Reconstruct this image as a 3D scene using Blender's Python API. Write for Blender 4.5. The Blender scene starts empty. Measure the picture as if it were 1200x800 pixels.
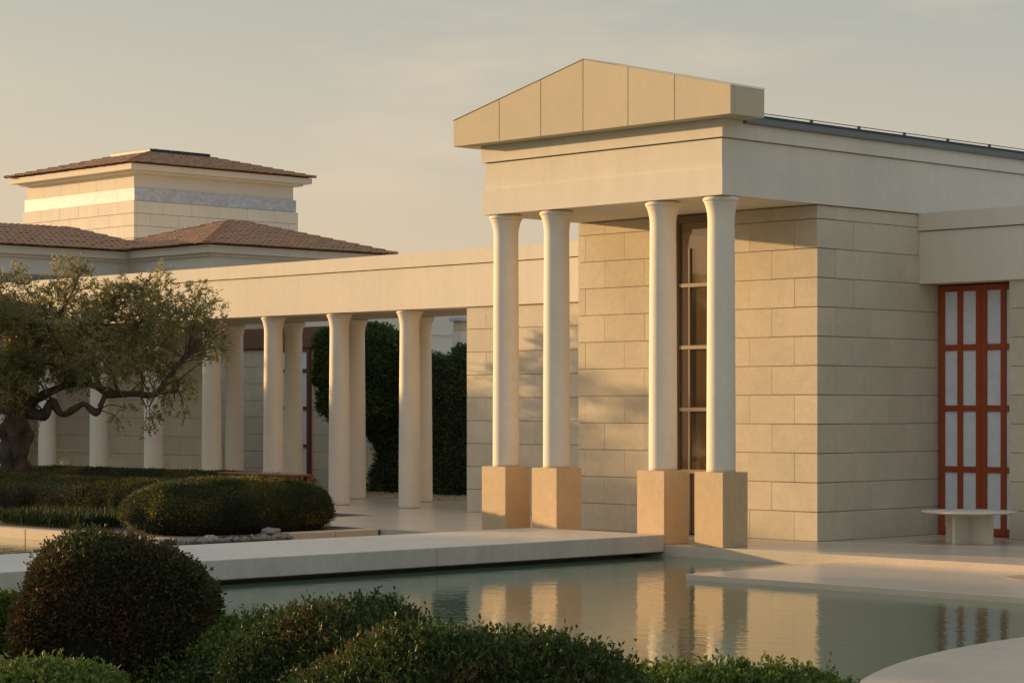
import bpy, bmesh, math, random
import numpy as np
from mathutils import Vector, Matrix

random.seed(7)
rng = np.random.default_rng(11)
scene = bpy.context.scene
col = scene.collection

# ---------------------------------------------------------------- camera, world, sun, exposure
EYE = 1.9
F_PX = 2708.0
YAW = math.atan2(.7187, .6952)
cam = bpy.data.cameras.new("camera")
cam.lens = F_PX / 1200 * 36
cam.sensor_width = 36
cam.shift_y = 78 / 1200
cam.clip_start = 0.1
cam.clip_end = 6000
camo = bpy.data.objects.new("camera", cam)
col.objects.link(camo)
camo.location = (0, 0, EYE)
camo.rotation_euler = (math.radians(90), 0, YAW)
scene.camera = camo

SUN_TRAVEL = Vector((.950, .295, -.127)).normalized()
sun = bpy.data.lights.new("sun", 'SUN')
sun.energy = 3.15
sun.angle = math.radians(0.6)
sun.color = (1.0, .64, .30)
suno = bpy.data.objects.new("sun", sun)
col.objects.link(suno)
suno.rotation_euler = SUN_TRAVEL.to_track_quat('-Z', 'Y').to_euler()
suno.location = (-40, 0, 30)

world = bpy.data.worlds.new("World")
scene.world = world
world.use_nodes = True
wn, wl = world.node_tree.nodes, world.node_tree.links
wn.clear()
w_out = wn.new("ShaderNodeOutputWorld")
w_bg = wn.new("ShaderNodeBackground")
w_sky = wn.new("ShaderNodeTexSky")
w_sky.sky_type = 'NISHITA'
w_sky.sun_disc = False
w_sky.sun_elevation = math.asin(-SUN_TRAVEL.z)
w_sky.sun_rotation = math.atan2(-SUN_TRAVEL.x, -SUN_TRAVEL.y)
w_sky.air_density = 1.6
w_sky.dust_density = 4.0
w_sky.ozone_density = 1.0
w_bg.inputs['Strength'].default_value = 0.15
# hazy evening air: the clear sky veiled by an even warm grey haze
w_mix = wn.new("ShaderNodeMix"); w_mix.data_type = 'RGBA'; w_mix.blend_type = 'MIX'
w_mix.inputs[0].default_value = 0.86
wl.new(w_sky.outputs[0], w_mix.inputs[6])
w_geo = wn.new("ShaderNodeTexCoord")
w_sep = wn.new("ShaderNodeSeparateXYZ")
wl.new(w_geo.outputs['Generated'], w_sep.inputs[0])
w_ramp = wn.new("ShaderNodeValToRGB")
wl.new(w_sep.outputs['Z'], w_ramp.inputs[0])
HZ = 2.62
w_ramp.color_ramp.elements[0].position = 0.0
w_ramp.color_ramp.elements[0].color = (.77, .62, .46, 1)
w_ramp.color_ramp.elements[1].position = 0.95
w_ramp.color_ramp.elements[1].color = (.64, .74, .86, 1)
e = w_ramp.color_ramp.elements.new(0.06); e.color = (.74, .61, .46, 1)
e = w_ramp.color_ramp.elements.new(0.115); e.color = (.59, .55, .48, 1)
e = w_ramp.color_ramp.elements.new(0.18); e.color = (.44, .46, .445, 1)
e = w_ramp.color_ramp.elements.new(0.36); e.color = (.58, .64, .69, 1)
# faint low clouds
w_map = wn.new("ShaderNodeMapping"); w_map.inputs['Scale'].default_value = (3.2, 3.2, 14)
wl.new(w_geo.outputs['Generated'], w_map.inputs['Vector'])
w_noise = wn.new("ShaderNodeTexNoise"); w_noise.inputs['Scale'].default_value = 2.0
w_noise.inputs['Detail'].default_value = 7; w_noise.inputs['Roughness'].default_value = .55
wl.new(w_map.outputs[0], w_noise.inputs['Vector'])
w_cr = wn.new("ShaderNodeValToRGB")
w_cr.color_ramp.elements[0].position = .5; w_cr.color_ramp.elements[0].color = (0, 0, 0, 1)
w_cr.color_ramp.elements[1].position = .72; w_cr.color_ramp.elements[1].color = (.5, .5, .5, 1)
wl.new(w_noise.outputs['Fac'], w_cr.inputs[0])
w_cmix = wn.new("ShaderNodeMix"); w_cmix.data_type = 'RGBA'
wl.new(w_cr.outputs[0], w_cmix.inputs[0])
wl.new(w_ramp.outputs[0], w_cmix.inputs[6])
w_cmix.inputs[7].default_value = (.86, .68, .52, 1)
w_sc = wn.new("ShaderNodeVectorMath"); w_sc.operation = 'SCALE'; w_sc.inputs['Scale'].default_value = HZ
wl.new(w_cmix.outputs[2], w_sc.inputs[0])
# the haze is brighter towards the setting sun and dimmer towards the east
w_dot = wn.new("ShaderNodeVectorMath"); w_dot.operation = 'DOT_PRODUCT'
wl.new(w_geo.outputs['Generated'], w_dot.inputs[0]); w_dot.inputs[1].default_value = (-SUN_TRAVEL.x, -SUN_TRAVEL.y, 0)
w_mr = wn.new("ShaderNodeMapRange"); w_mr.interpolation_type = 'SMOOTHSTEP'
w_mr.inputs['From Min'].default_value = -1.0; w_mr.inputs['From Max'].default_value = .9
w_mr.inputs['To Min'].default_value = .86; w_mr.inputs['To Max'].default_value = 1.14
wl.new(w_dot.outputs['Value'], w_mr.inputs['Value'])
w_sc2 = wn.new("ShaderNodeVectorMath"); w_sc2.operation = 'SCALE'
w_mf = wn.new("ShaderNodeMapRange"); w_mf.interpolation_type = 'SMOOTHSTEP'
w_mf.inputs['From Min'].default_value = -.8; w_mf.inputs['From Max'].default_value = .5
w_mf.inputs['To Min'].default_value = .85; w_mf.inputs['To Max'].default_value = .0
wl.new(w_dot.outputs['Value'], w_mf.inputs['Value'])
w_cool = wn.new("ShaderNodeMix"); w_cool.data_type = 'RGBA'
wl.new(w_mf.outputs[0], w_cool.inputs[0]); wl.new(w_sc.outputs[0], w_cool.inputs[6])
w_cool.inputs[7].default_value = (.47 * 2.75, .56 * 2.75, .66 * 2.75, 1)
wl.new(w_cool.outputs[2], w_sc2.inputs[0]); wl.new(w_mr.outputs[0], w_sc2.inputs['Scale'])
wl.new(w_sc2.outputs[0], w_mix.inputs[7])
wl.new(w_mix.outputs[2], w_bg.inputs['Color'])
wl.new(w_bg.outputs[0], w_out.inputs[0])

vs = scene.view_settings
vs.view_transform = 'Standard'
vs.look = 'None'
vs.gamma = 1
vs.use_curve_mapping = False
vs.exposure = 1.14

# ---------------------------------------------------------------- helpers
FWD = Vector((-.7187, .6952, 0)); RGT = Vector((.6952, .7187, 0))
def ray(u, v, d):
    """world point seen at photo pixel (u, v) at depth d"""
    p = FWD * d + RGT * ((u - 600) / F_PX * d)
    return Vector((p.x, p.y, EYE - (v - 478) / F_PX * d))
def cam_xy(xc, d):
    p = FWD * d + RGT * xc
    return (p.x, p.y)

def link(o, parent=None):
    col.objects.link(o)
    if parent is not None: o.parent = parent
    return o
def tag(o, label=None, cat=None, group=None, kind=None):
    if label: o['label'] = label
    if cat: o['category'] = cat
    if group: o['group'] = group
    if kind: o['kind'] = kind
    return o
def empty(name, loc=(0, 0, 0), rz=0, **kw):
    o = bpy.data.objects.new(name, None)
    o.location = loc; o.rotation_euler = (0, 0, rz)
    link(o); tag(o, **kw)
    o.empty_display_size = .3
    bpy.context.view_layer.update()
    return o
def mesh_from(name, verts, faces, mat=None, smooth=False):
    me = bpy.data.meshes.new(name)
    me.from_pydata([tuple(v) for v in verts], [], faces)
    if mat: me.materials.append(mat)
    if smooth: me.polygons.foreach_set('use_smooth', [True] * len(me.polygons))
    me.update()
    return me
def place(name, me, parent=None, loc=(0, 0, 0), rot=(0, 0, 0)):
    """loc is a WORLD place; parents here are never scaled"""
    o = bpy.data.objects.new(name, me)
    link(o, parent)
    if parent is not None:
        base = Vector((0, 0, 0)); q = parent; rz = 0
        M = Matrix.Identity(4)
        chain = []
        while q is not None: chain.append(q); q = q.parent
        for c in reversed(chain): M = M @ Matrix.Translation(c.location) @ c.rotation_euler.to_matrix().to_4x4()
        o.matrix_local = M.inverted() @ Matrix.Translation(loc) @ Matrix.Rotation(rot[2], 4, 'Z')
    else:
        o.location = loc; o.rotation_euler = rot
    return o
class MB:
    def __init__(s): s.v = []; s.f = []
    def box(s, x0, x1, y0, y1, z0, z1):
        n = len(s.v)
        s.v += [(x0, y0, z0), (x1, y0, z0), (x1, y1, z0), (x0, y1, z0), (x0, y0, z1), (x1, y0, z1), (x1, y1, z1), (x0, y1, z1)]
        s.f += [tuple(n + i for i in q) for q in ((0, 3, 2, 1), (4, 5, 6, 7), (0, 1, 5, 4), (1, 2, 6, 5), (2, 3, 7, 6), (3, 0, 4, 7))]
    def prism(s, poly, z0, z1):
        n = len(s.v); k = len(poly)
        s.v += [(p[0], p[1], z0) for p in poly] + [(p[0], p[1], z1) for p in poly]
        s.f.append(tuple(n + i for i in reversed(range(k)))); s.f.append(tuple(n + k + i for i in range(k)))
        for i in range(k):
            j = (i + 1) % k
            s.f.append((n + i, n + j, n + k + j, n + k + i))
    def prism_y(s, poly, y0, y1):
        n = len(s.v); k = len(poly)
        s.v += [(p[0], y0, p[1]) for p in poly] + [(p[0], y1, p[1]) for p in poly]
        s.f.append(tuple(n + i for i in range(k))); s.f.append(tuple(n + k + i for i in reversed(range(k))))
        for i in range(k):
            j = (i + 1) % k
            s.f.append((n + j, n + i, n + k + i, n + k + j))
    def build(s, name, mat, parent=None, bevel=0, origin=None, smooth=False):
        vs_ = np.array(s.v, float)
        if origin is None:
            origin = ((vs_[:, 0].min() + vs_[:, 0].max()) / 2, (vs_[:, 1].min() + vs_[:, 1].max()) / 2, vs_[:, 2].min())
        vs_ -= np.array(origin)
        me = mesh_from(name, vs_.tolist(), s.f, mat, smooth)
        if bevel:
            bm = bmesh.new(); bm.from_mesh(me)
            ed = [e for e in bm.edges if len(e.link_faces) == 2 and e.calc_face_angle(0) > .3]
            bmesh.ops.bevel(bm, geom=ed, offset=bevel, segments=1, affect='EDGES')
            bm.to_mesh(me); bm.free()
        return place(name, me, parent, origin)
def box(name, mat, parent, x0, x1, y0, y1, z0, z1, bevel=0):
    m = MB(); m.box(x0, x1, y0, y1, z0, z1)
    return m.build(name, mat, parent, bevel)

_boxcache = {}
def box_shared(name, mat, parent, x0, x1, y0, y1, z0, z1, bevel):
    key = (name, mat.name, round(x1 - x0, 3), round(y1 - y0, 3), round(z1 - z0, 3), bevel)
    c = ((x0 + x1) / 2, (y0 + y1) / 2, z0)
    if key not in _boxcache:
        m = MB(); hx, hy, hz = (x1 - x0) / 2, (y1 - y0) / 2, z1 - z0
        m.box(-hx, hx, -hy, hy, 0, hz)
        me = mesh_from(name, m.v, m.f, mat)
        if bevel:
            bm = bmesh.new(); bm.from_mesh(me)
            bmesh.ops.bevel(bm, geom=list(bm.edges), offset=bevel, segments=1, affect='EDGES')
            bm.to_mesh(me); bm.free()
        _boxcache[key] = me
    return place(name, _boxcache[key], parent, c)

# ---------------------------------------------------------------- materials
def nodes_of(name):
    m = bpy.data.materials.new(name); m.use_nodes = True
    nt = m.node_tree
    return m, nt.nodes, nt.links, nt.nodes['Principled BSDF']
def mathn(n, l, op, a, b=None, c=None):
    x = n.new("ShaderNodeMath"); x.operation = op
    for i, v in enumerate((a, b, c)):
        if v is None: continue
        if isinstance(v, (int, float)): x.inputs[i].default_value = v
        else: l.new(v, x.inputs[i])
    return x.outputs[0]
def noise(n, l, vec, scale, detail=4, rough=.55, dist=0):
    x = n.new("ShaderNodeTexNoise"); x.inputs['Scale'].default_value = scale
    x.inputs['Detail'].default_value = detail; x.inputs['Roughness'].default_value = rough
    x.inputs['Distortion'].default_value = dist
    l.new(vec, x.inputs['Vector'])
    return x.outputs['Fac']
def ramp(n, l, fac, pts):
    x = n.new("ShaderNodeValToRGB")
    x.color_ramp.elements[0].position = pts[0][0]; x.color_ramp.elements[0].color = (*pts[0][1], 1)
    x.color_ramp.elements[1].position = pts[-1][0]; x.color_ramp.elements[1].color = (*pts[-1][1], 1)
    for p, c in pts[1:-1]:
        q = x.color_ramp.elements.new(p); q.color = (*c, 1)
    l.new(fac, x.inputs[0])
    return x.outputs[0]
def g(v): return (v, v, v)
def stone(name, c, rough=.75, speck=.25, stain=.15, vary=.0, scale=1.0, bump=.25, pits=0.0, streak=0.0, spec=.35, hue=None, vein=0):
    """limestone: large stains, fine speckle, pits, run marks; colour varies from piece to piece"""
    m, n, l, b = nodes_of(name)
    geo = n.new("ShaderNodeNewGeometry"); pos = geo.outputs['Position']
    f1 = noise(n, l, pos, 1.1 * scale, 5, .6, .3)
    f2 = noise(n, l, pos, 28 * scale, 6, .7)
    f3 = noise(n, l, pos, 6 * scale, 5, .6, .8)
    m1 = mathn(n, l, 'MULTIPLY_ADD', f1, stain * 2, 1 - stain)
    m2 = mathn(n, l, 'MULTIPLY_ADD', f2, speck * 2, 1 - speck)
    m3 = mathn(n, l, 'MULTIPLY_ADD', f3, stain * 1.6, 1 - stain * .8)
    k = mathn(n, l, 'MULTIPLY', mathn(n, l, 'MULTIPLY', m1, m2), m3)
    if vary:
        oi = n.new("ShaderNodeObjectInfo")
        k = mathn(n, l, 'MULTIPLY', k, mathn(n, l, 'MULTIPLY_ADD', oi.outputs['Random'], vary * 2, 1 - vary))
    if streak:
        mp = n.new("ShaderNodeMapping"); mp.inputs['Scale'].default_value = (2.2, 2.2, .16)
        l.new(pos, mp.inputs['Vector'])
        fs = noise(n, l, mp.outputs[0], 2.2, 5, .65)
        rs = ramp(n, l, fs, [(.38, g(1 - streak)), (.6, g(1))])
        k = mathn(n, l, 'MULTIPLY', k, rs)
    if vein:
        mv = n.new("ShaderNodeMapping"); mv.inputs['Rotation'].default_value = (.5, .4, .6); mv.inputs['Scale'].default_value = (1, 1, 2.2)
        l.new(pos, mv.inputs['Vector'])
        fv = noise(n, l, mv.outputs[0], 1.6 * scale, 7, .65, 1.8)
        av = mathn(n, l, 'ABSOLUTE', mathn(n, l, 'SUBTRACT', fv, .5))
        k = mathn(n, l, 'MULTIPLY', k, ramp(n, l, av, [(0, g(1 - vein)), (.045, g(1 - vein * .35)), (.11, g(1))]))
    h = None
    if pits:
        v = n.new("ShaderNodeTexVoronoi"); v.inputs['Scale'].default_value = 17 * scale
        v.inputs['Randomness'].default_value = 1
        l.new(pos, v.inputs['Vector'])
        thr = mathn(n, l, 'MULTIPLY_ADD', f3, .22, -.015)
        pit = mathn(n, l, 'LESS_THAN', v.outputs['Distance'], thr)
        k = mathn(n, l, 'MULTIPLY', k, mathn(n, l, 'MULTIPLY_ADD', pit, -pits, 1))
        h = pit
    mixc = n.new("ShaderNodeMix"); mixc.data_type = 'RGBA'
    l.new(f1, mixc.inputs[0])
    mixc.inputs[6].default_value = (*c, 1)
    mixc.inputs[7].default_value = (*(hue or (c[0] * 1.04, c[1] * .97, c[2] * .9)), 1)
    sc = n.new("ShaderNodeVectorMath"); sc.operation = 'SCALE'
    l.new(mixc.outputs[2], sc.inputs[0]); l.new(k, sc.inputs['Scale'])
    l.new(sc.outputs[0], b.inputs['Base Color'])
    b.inputs['Roughness'].default_value = rough
    b.inputs['Specular IOR Level'].default_value = spec
    bm_ = n.new("ShaderNodeBump"); bm_.inputs['Strength'].default_value = bump; bm_.inputs['Distance'].default_value = .006
    hh = mathn(n, l, 'ADD', f2, mathn(n, l, 'MULTIPLY', f3, .8))
    if h is not None: hh = mathn(n, l, 'SUBTRACT', hh, h)
    l.new(hh, bm_.inputs['Height']); l.new(bm_.outputs[0], b.inputs['Normal'])
    return m
def plain(name, c, rough=.5, metal=0, bumps=0, var=.15, sc_=8, spec=.5):
    m, n, l, b = nodes_of(name)
    geo = n.new("ShaderNodeNewGeometry")
    f = noise(n, l, geo.outputs['Position'], sc_, 5, .6)
    k = mathn(n, l, 'MULTIPLY_ADD', f, var * 2, 1 - var)
    cc = n.new("ShaderNodeVectorMath"); cc.operation = 'SCALE'; cc.inputs[0].default_value = c
    l.new(k, cc.inputs['Scale']); l.new(cc.outputs[0], b.inputs['Base Color'])
    b.inputs['Roughness'].default_value = rough; b.inputs['Metallic'].default_value = metal
    b.inputs['Specular IOR Level'].default_value = spec
    if bumps:
        bb = n.new("ShaderNodeBump"); bb.inputs['Strength'].default_value = bumps; bb.inputs['Distance'].default_value = .01 if name != 'olive_bark' else .06
        l.new(f, bb.inputs['Height']); l.new(bb.outputs[0], b.inputs['Normal'])
    return m
def leafmat(name, ca, cb, cc=None, rough=.5, trans=.25, patch=1.5):
    """leaves differ one from another and in patches through the plant"""
    m, n, l, b = nodes_of(name)
    geo = n.new("ShaderNodeNewGeometry")
    f = noise(n, l, geo.outputs['Position'], patch, 3, .6)
    r = geo.outputs['Random Per Island']
    t = mathn(n, l, 'ADD', mathn(n, l, 'MULTIPLY', r, .5), mathn(n, l, 'MULTIPLY_ADD', f, 1.6, -.55))
    pts = [(0, ca), (.55, cb), (1, cc or cb)]
    c = ramp(n, l, t, pts)
    l.new(c, b.inputs['Base Color'])
    b.inputs['Roughness'].default_value = rough
    b.inputs['Specular IOR Level'].default_value = .2
    tr = n.new("ShaderNodeBsdfTranslucent"); l.new(c, tr.inputs['Color'])
    mx = n.new("ShaderNodeMixShader"); mx.inputs[0].default_value = trans
    out = n['Material Output']
    l.new(b.outputs[0], mx.inputs[1]); l.new(tr.outputs[0], mx.inputs[2]); l.new(mx.outputs[0], out.inputs[0])
    return m

M = {}
M['block'] = stone('ashlar_limestone', (.57, .515, .40), rough=.8, speck=.17, stain=.16, vary=.045, bump=.25, pits=.28)
M['block_side'] = M['block']
M['mortar'] = plain('mortar_joint', (.30, .24, .18), .95, var=.2)
M['ent'] = stone('entablature_limestone', (.69, .65, .555), rough=.78, pits=.12, speck=.09, stain=.07, vary=.015, bump=.12, streak=.04)
M['column'] = stone('column_stone', (.72, .67, .57), rough=.75, speck=.09, stain=.09, bump=.25, pits=.35, scale=1.3)
M['pedestal'] = stone('sandstone_pedestal', (.60, .46, .28), rough=.6, speck=.14, stain=.2, bump=.12, scale=1.5, hue=(.58, .37, .19))
M['pediment'] = stone('sandstone_pediment', (.53, .465, .34), rough=.8, speck=.08, stain=.09, vary=.04, bump=.12)
M['floor'] = stone('paving_stone', (.56, .485, .38), rough=.27, speck=.09, stain=.14, bump=.08, scale=.8, spec=.4)
M['slab'] = stone('bridge_stone', (.56, .51, .42), rough=.5, speck=.15, stain=.17, bump=.22, pits=.2, streak=.08)
M['kerb'] = stone('kerb_sandstone', (.52, .43, .31), rough=.7, speck=.1, stain=.12, bump=.2)
M['rubble'] = stone('rubble_rock', (.24, .22, .19), rough=.9, speck=.3, stain=.25, vary=.2, bump=.5)
M['soil'] = plain('planting_soil', (.06, .045, .03), .95, var=.4, bumps=.6)
M['render'] = stone('wall_render', (.66, .62, .53), rough=.85, hue=(.64, .61, .53), speck=.04, stain=.05, bump=.08)
M['marble'] = stone('white_marble', (.55, .58, .62), rough=.5, vein=.26, speck=.03, stain=.2, bump=.05, scale=.55, hue=(.50, .53, .58))
M['tile'] = stone('terracotta_tile', (.36, .205, .11), rough=.85, speck=.2, stain=.25, bump=.3, hue=(.28, .135, .07))
M['redwood'] = plain('red_painted_wood', (.34, .062, .016), .45, var=.25, sc_=3)
M['shaded_redwood'] = plain('shaded_red_wood', (.15, .045, .02), .5, var=.25, sc_=3)  # red door wood with shade darkened into its colour
M['bench_wood'] = plain('dark_red_bench_wood', (.17, .042, .016), .5, var=.3, sc_=3)
M['bronze'] = plain('bronze_window_frame', (.17, .105, .06), .45, var=.2, sc_=3)
M['fascia'] = plain('dark_timber_fascia', (.16, .07, .04), .7, var=.2)
M['rail'] = plain('stone_rail', (.30, .22, .14), .6, var=.1)
M['pane'] = stone('pale_marble_pane', (.80, .83, .88), rough=.35, vein=.08, speck=.04, stain=.16, bump=.02, scale=1.2, spec=.5, hue=(.70, .74, .80))
M['zinc'] = plain('dark_zinc', (.035, .045, .045), .4, metal=.6, var=.2)
M['gutter'] = plain('grey_gutter', (.17, .17, .16), .5, metal=.3, var=.15)
M['bark'] = plain('olive_bark', (.11, .08, .055), .95, var=.45, bumps=1.0, sc_=14)
M['ground'] = stone('dry_ground', (.20, .17, .11), rough=.95, speck=.2, stain=.3, bump=.3, scale=.3)
M['basin'] = plain('pool_basin', (.10, .14, .12), .7, var=.15)
M['gravel'] = stone('pale_gravel', (.36, .28, .20), rough=.9, speck=.2, stain=.2, bump=.4)
M['skylight'] = plain('skylight_glass', (.16, .22, .27), .12, var=.05, spec=.8)
# dark glazing that mirrors the evening
mg, n_, l_, b_ = nodes_of('dark_glazing')
b_.inputs['Base Color'].default_value = (.19, .125, .065, 1)
b_.inputs['Metallic'].default_value = .4
b_.inputs['Roughness'].default_value = .03
b_.inputs['Specular IOR Level'].default_value = 1.0
b_.inputs['IOR'].default_value = 1.9
M['glass'] = mg
# pool water: clear skin over a green-grey body, light ripples
mw, n_, l_, b_ = nodes_of('pool_water')
b_.inputs['Base Color'].default_value = (.10, .155, .09, 1)
b_.inputs['Roughness'].default_value = .035
b_.inputs['IOR'].default_value = 1.6
b_.inputs['Specular IOR Level'].default_value = .5
ge = n_.new("ShaderNodeNewGeometry")
mp = n_.new("ShaderNodeMapping"); mp.inputs['Rotation'].default_value = (0, 0, -.35); mp.inputs['Scale'].default_value = (1, 1.8, 1)
l_.new(ge.outputs['Position'], mp.inputs['Vector'])
fa = noise(n_, l_, mp.outputs[0], 3.2, 3, .5, .3); fb = noise(n_, l_, mp.outputs[0], 11, 3, .55)
fh = mathn(n_, l_, 'ADD', mathn(n_, l_, 'MULTIPLY', fa, 1.0), mathn(n_, l_, 'MULTIPLY', fb, .35))
bu = n_.new("ShaderNodeBump"); bu.inputs['Strength'].default_value = .32; bu.inputs['Distance'].default_value = .012
l_.new(fh, bu.inputs['Height']); l_.new(bu.outputs[0], b_.inputs['Normal'])
M['water'] = mw
M['leaf_hedge'] = leafmat('clipped_hedge_leaf', (.030, .042, .014), (.060, .070, .019), (.30, .22, .05), trans=.4, patch=1.2)  # gold last tone paints the low sunlight into scattered leaves
M['leaf_dark'] = leafmat('dark_evergreen_leaf', (.045, .072, .025), (.085, .13, .042), (.14, .19, .06))
M['leaf_red'] = leafmat('reddish_shrub_leaf', (.040, .068, .018), (.072, .060, .020), (.14, .052, .02), patch=2.2)
M['leaf_near'] = leafmat('fresh_shrub_leaf', (.040, .066, .018), (.070, .10, .024), (.17, .095, .03), patch=2.6)
M['leaf_bright'] = leafmat('light_shrub_leaf', (.070, .115, .022), (.125, .175, .03), (.22, .22, .05), patch=2.0)
M['leaf_olive'] = leafmat('olive_leaf', (.12, .12, .045), (.25, .225, .085), (.55, .46, .21), rough=.5, trans=.5, patch=.9)  # palest tone mixes silvery leaf with golden sun highlights put into the colour
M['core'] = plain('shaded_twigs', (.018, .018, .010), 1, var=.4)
M['grass'] = leafmat('green_grass_blade', (.012, .026, .008), (.022, .04, .010), (.04, .055, .015))

# ---------------------------------------------------------------- setting: ground, pool, terraces
ROW = 3.76 / 9          # course height
LEN = ROW * 2           # stone length
XL, XR = -24.26, -21.62 # bridge sides
m = MB(); m.box(-3000, 3000, -3000, 3000, -1.2, -.9)
o = m.build('ground', M['ground'], None); tag(o, kind='structure')
o = box('pool_basin', M['basin'], None, -62, 9, -6, 24.0, -.9, -.55); tag(o, kind='structure')
m = MB(); m.v = [(-62, -6, -.155), (9, -6, -.155), (9, 23.86, -.155), (-62, 23.86, -.155)]; m.f = [(0, 1, 2, 3)]
o = m.build('water', M['water'], None); tag(o, kind='structure')
# portico floor with the gallery and court behind
m = MB()
m.prism([(9, 23.866), (9, 60), (-90, 60), (-90, 26.9), (-31.2, 26.9), (-31.2, 24.1), (-30.2, 23.866)], -.9, 0)
o = m.build('terrace_floor', M['floor'], None, .006); tag(o, kind='structure')
o = box('lower_terrace', M['floor'], None, -18.46, 8.99, 20.75, 23.862, -.9, -.085, .005); tag(o, kind='structure')
# planted island
m = MB(); m.prism([(-60, 19.9), (-27.66, 19.9), (-27.66, 23.86), (-30.2, 23.86), (-31.3, 24.0), (-31.3, 26.8), (-60, 26.8)], -.9, -.02)
o = m.build('planting_bed', M['soil'], None); tag(o, kind='structure')
# near bank where the foreground shrubs grow
bank = [cam_xy(x, d) for x, d in ((-14, 8), (-5, 15.6), (-3, 15.9), (0, 15.2), (1.6, 14.2), (2.6, 12.6), (3.0, 8), (2.0, -4), (-14, -4))]
m = MB(); m.prism(list(reversed(bank)), -.9, -.03)
o = m.build('garden_bank', M['soil'], None); tag(o, kind='structure')
# far ground to either side of the pool
for nm, (x0, x1, y0, y1) in {'lawn': (-400, -62.02, -400, 400), 'garden_ground': (9.02, 400, -400, 400), 'rear_ground': (-62, 9, 60.02, 400)}.items():
    o = box(nm, M['ground'], None, x0, x1, y0, y1, -.9, -.05); tag(o, kind='structure')

# bridge slab, in three lengths with fine joints
br = empty('stone_footbridge', ((XL + XR) / 2, 14, -.1), label='long low pale stone footbridge crossing the pool to the portico', cat='footbridge')
ys = [23.86, 19.6, 15.3, 11.0, 6.7]
for a, b2 in zip(ys[1:], ys[:-1]):
    box('slab', M['slab'], br, XL, XR, a + .003, b2 - .003, -.095, .142, .008)
box('support', M['mortar'], br, XL + .45, XR - .45, 6.9, 23.7, -.9, -.095)

# curved near platform, bottom right
import itertools
P3 = []
for (u, v) in ((1008, 796.5), (1104, 762), (1200, 745.5)):
    d = F_PX * (EYE + .085) / (v - 478); P3.append(cam_xy((u - 600) / F_PX * d, d))
(ax, ay), (bx_, by_), (cx_, cy_) = P3
D = 2 * (ax * (by_ - cy_) + bx_ * (cy_ - ay) + cx_ * (ay - by_))
ux = ((ax * ax + ay * ay) * (by_ - cy_) + (bx_ ** 2 + by_ ** 2) * (cy_ - ay) + (cx_ ** 2 + cy_ ** 2) * (ay - by_)) / D
uy = ((ax * ax + ay * ay) * (cx_ - bx_) + (bx_ ** 2 + by_ ** 2) * (ax - cx_) + (cx_ ** 2 + cy_ ** 2) * (bx_ - ax)) / D
R_ = math.hypot(ax - ux, ay - uy)
print('circle', ux, uy, R_)
m = MB(); m.prism([(ux + R_ * math.cos(a * math.tau / 128), uy + R_ * math.sin(a * math.tau / 128)) for a in range(128)], -.88, -.085)
o = m.build('round_platform', M['floor'], None, .006)
tag(o, kind='structure')

# ---------------------------------------------------------------- masonry
CH = .002
def courses(parent, plane, fixed, a0, a1, z0, rows, phase, thick=.12, mat=None, top=None, name='block', gaps=()):
    """stones laid in half bond. plane 'y': face at y=fixed looking -y, run along x. plane 'x': face at x=fixed looking +x, run along y."""
    mat = mat or M['block']
    for k in range(rows):
        zb = z0 + k * ROW
        zt = zb + ROW
        if top is not None: zt = min(zt, top)
        if zt - zb < .06: continue
        A0 = a0(k) if callable(a0) else a0
        A1 = a1(k) if callable(a1) else a1
        spans = [(A0, A1)]
        for (g0, g1, gz0, gz1) in gaps:
            if zb < gz1 - .05 and zt > gz0 + .05:
                ns = []
                for s0, s1 in spans:
                    if g1 <= s0 or g0 >= s1: ns.append((s0, s1)); continue
                    if g0 > s0: ns.append((s0, g0))
                    if g1 < s1: ns.append((g1, s1))
                spans = ns
        for s0, s1 in spans:
            off = phase + (k % 2) * LEN / 2
            i = math.floor((s0 - off) / LEN) + 1
            cuts = [s0]
            while off + i * LEN < s1 - .12:
                if off + i * LEN > s0 + .12: cuts.append(off + i * LEN)
                i += 1
            cuts.append(s1)
            for c0, c1 in zip(cuts[:-1], cuts[1:]):
                pr = random.choice((0, .001, .002))
                jv, jh = .001, .0048
                if plane == 'y':
                    box_shared(name, mat, parent, c0 + jv, c1 - jv, fixed - pr, fixed - pr + thick, zb + jh, zt - jh, CH)
                else:
                    box_shared(name, mat, parent, fixed + pr - thick, fixed + pr, c0 + jv, c1 - jv, zb + jh, zt - jh, CH)

def panels_band(parent, plane, fixed, a0, a1, z0, z1, step, mat, thick=.06, name='panel', phase=None, bevel=0):
    n = max(1, round((a1 - a0) / step)); w = (a1 - a0) / n
    for i in range(n):
        c0, c1 = a0 + i * w + .0003, a0 + (i + 1) * w - .0003
        if plane == 'y': box_shared(name, mat, parent, c0, c1, fixed, fixed + thick, z0, z1, bevel)
        else: box_shared(name, mat, parent, fixed - thick, fixed, c0, c1, z0, z1, bevel)

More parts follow.
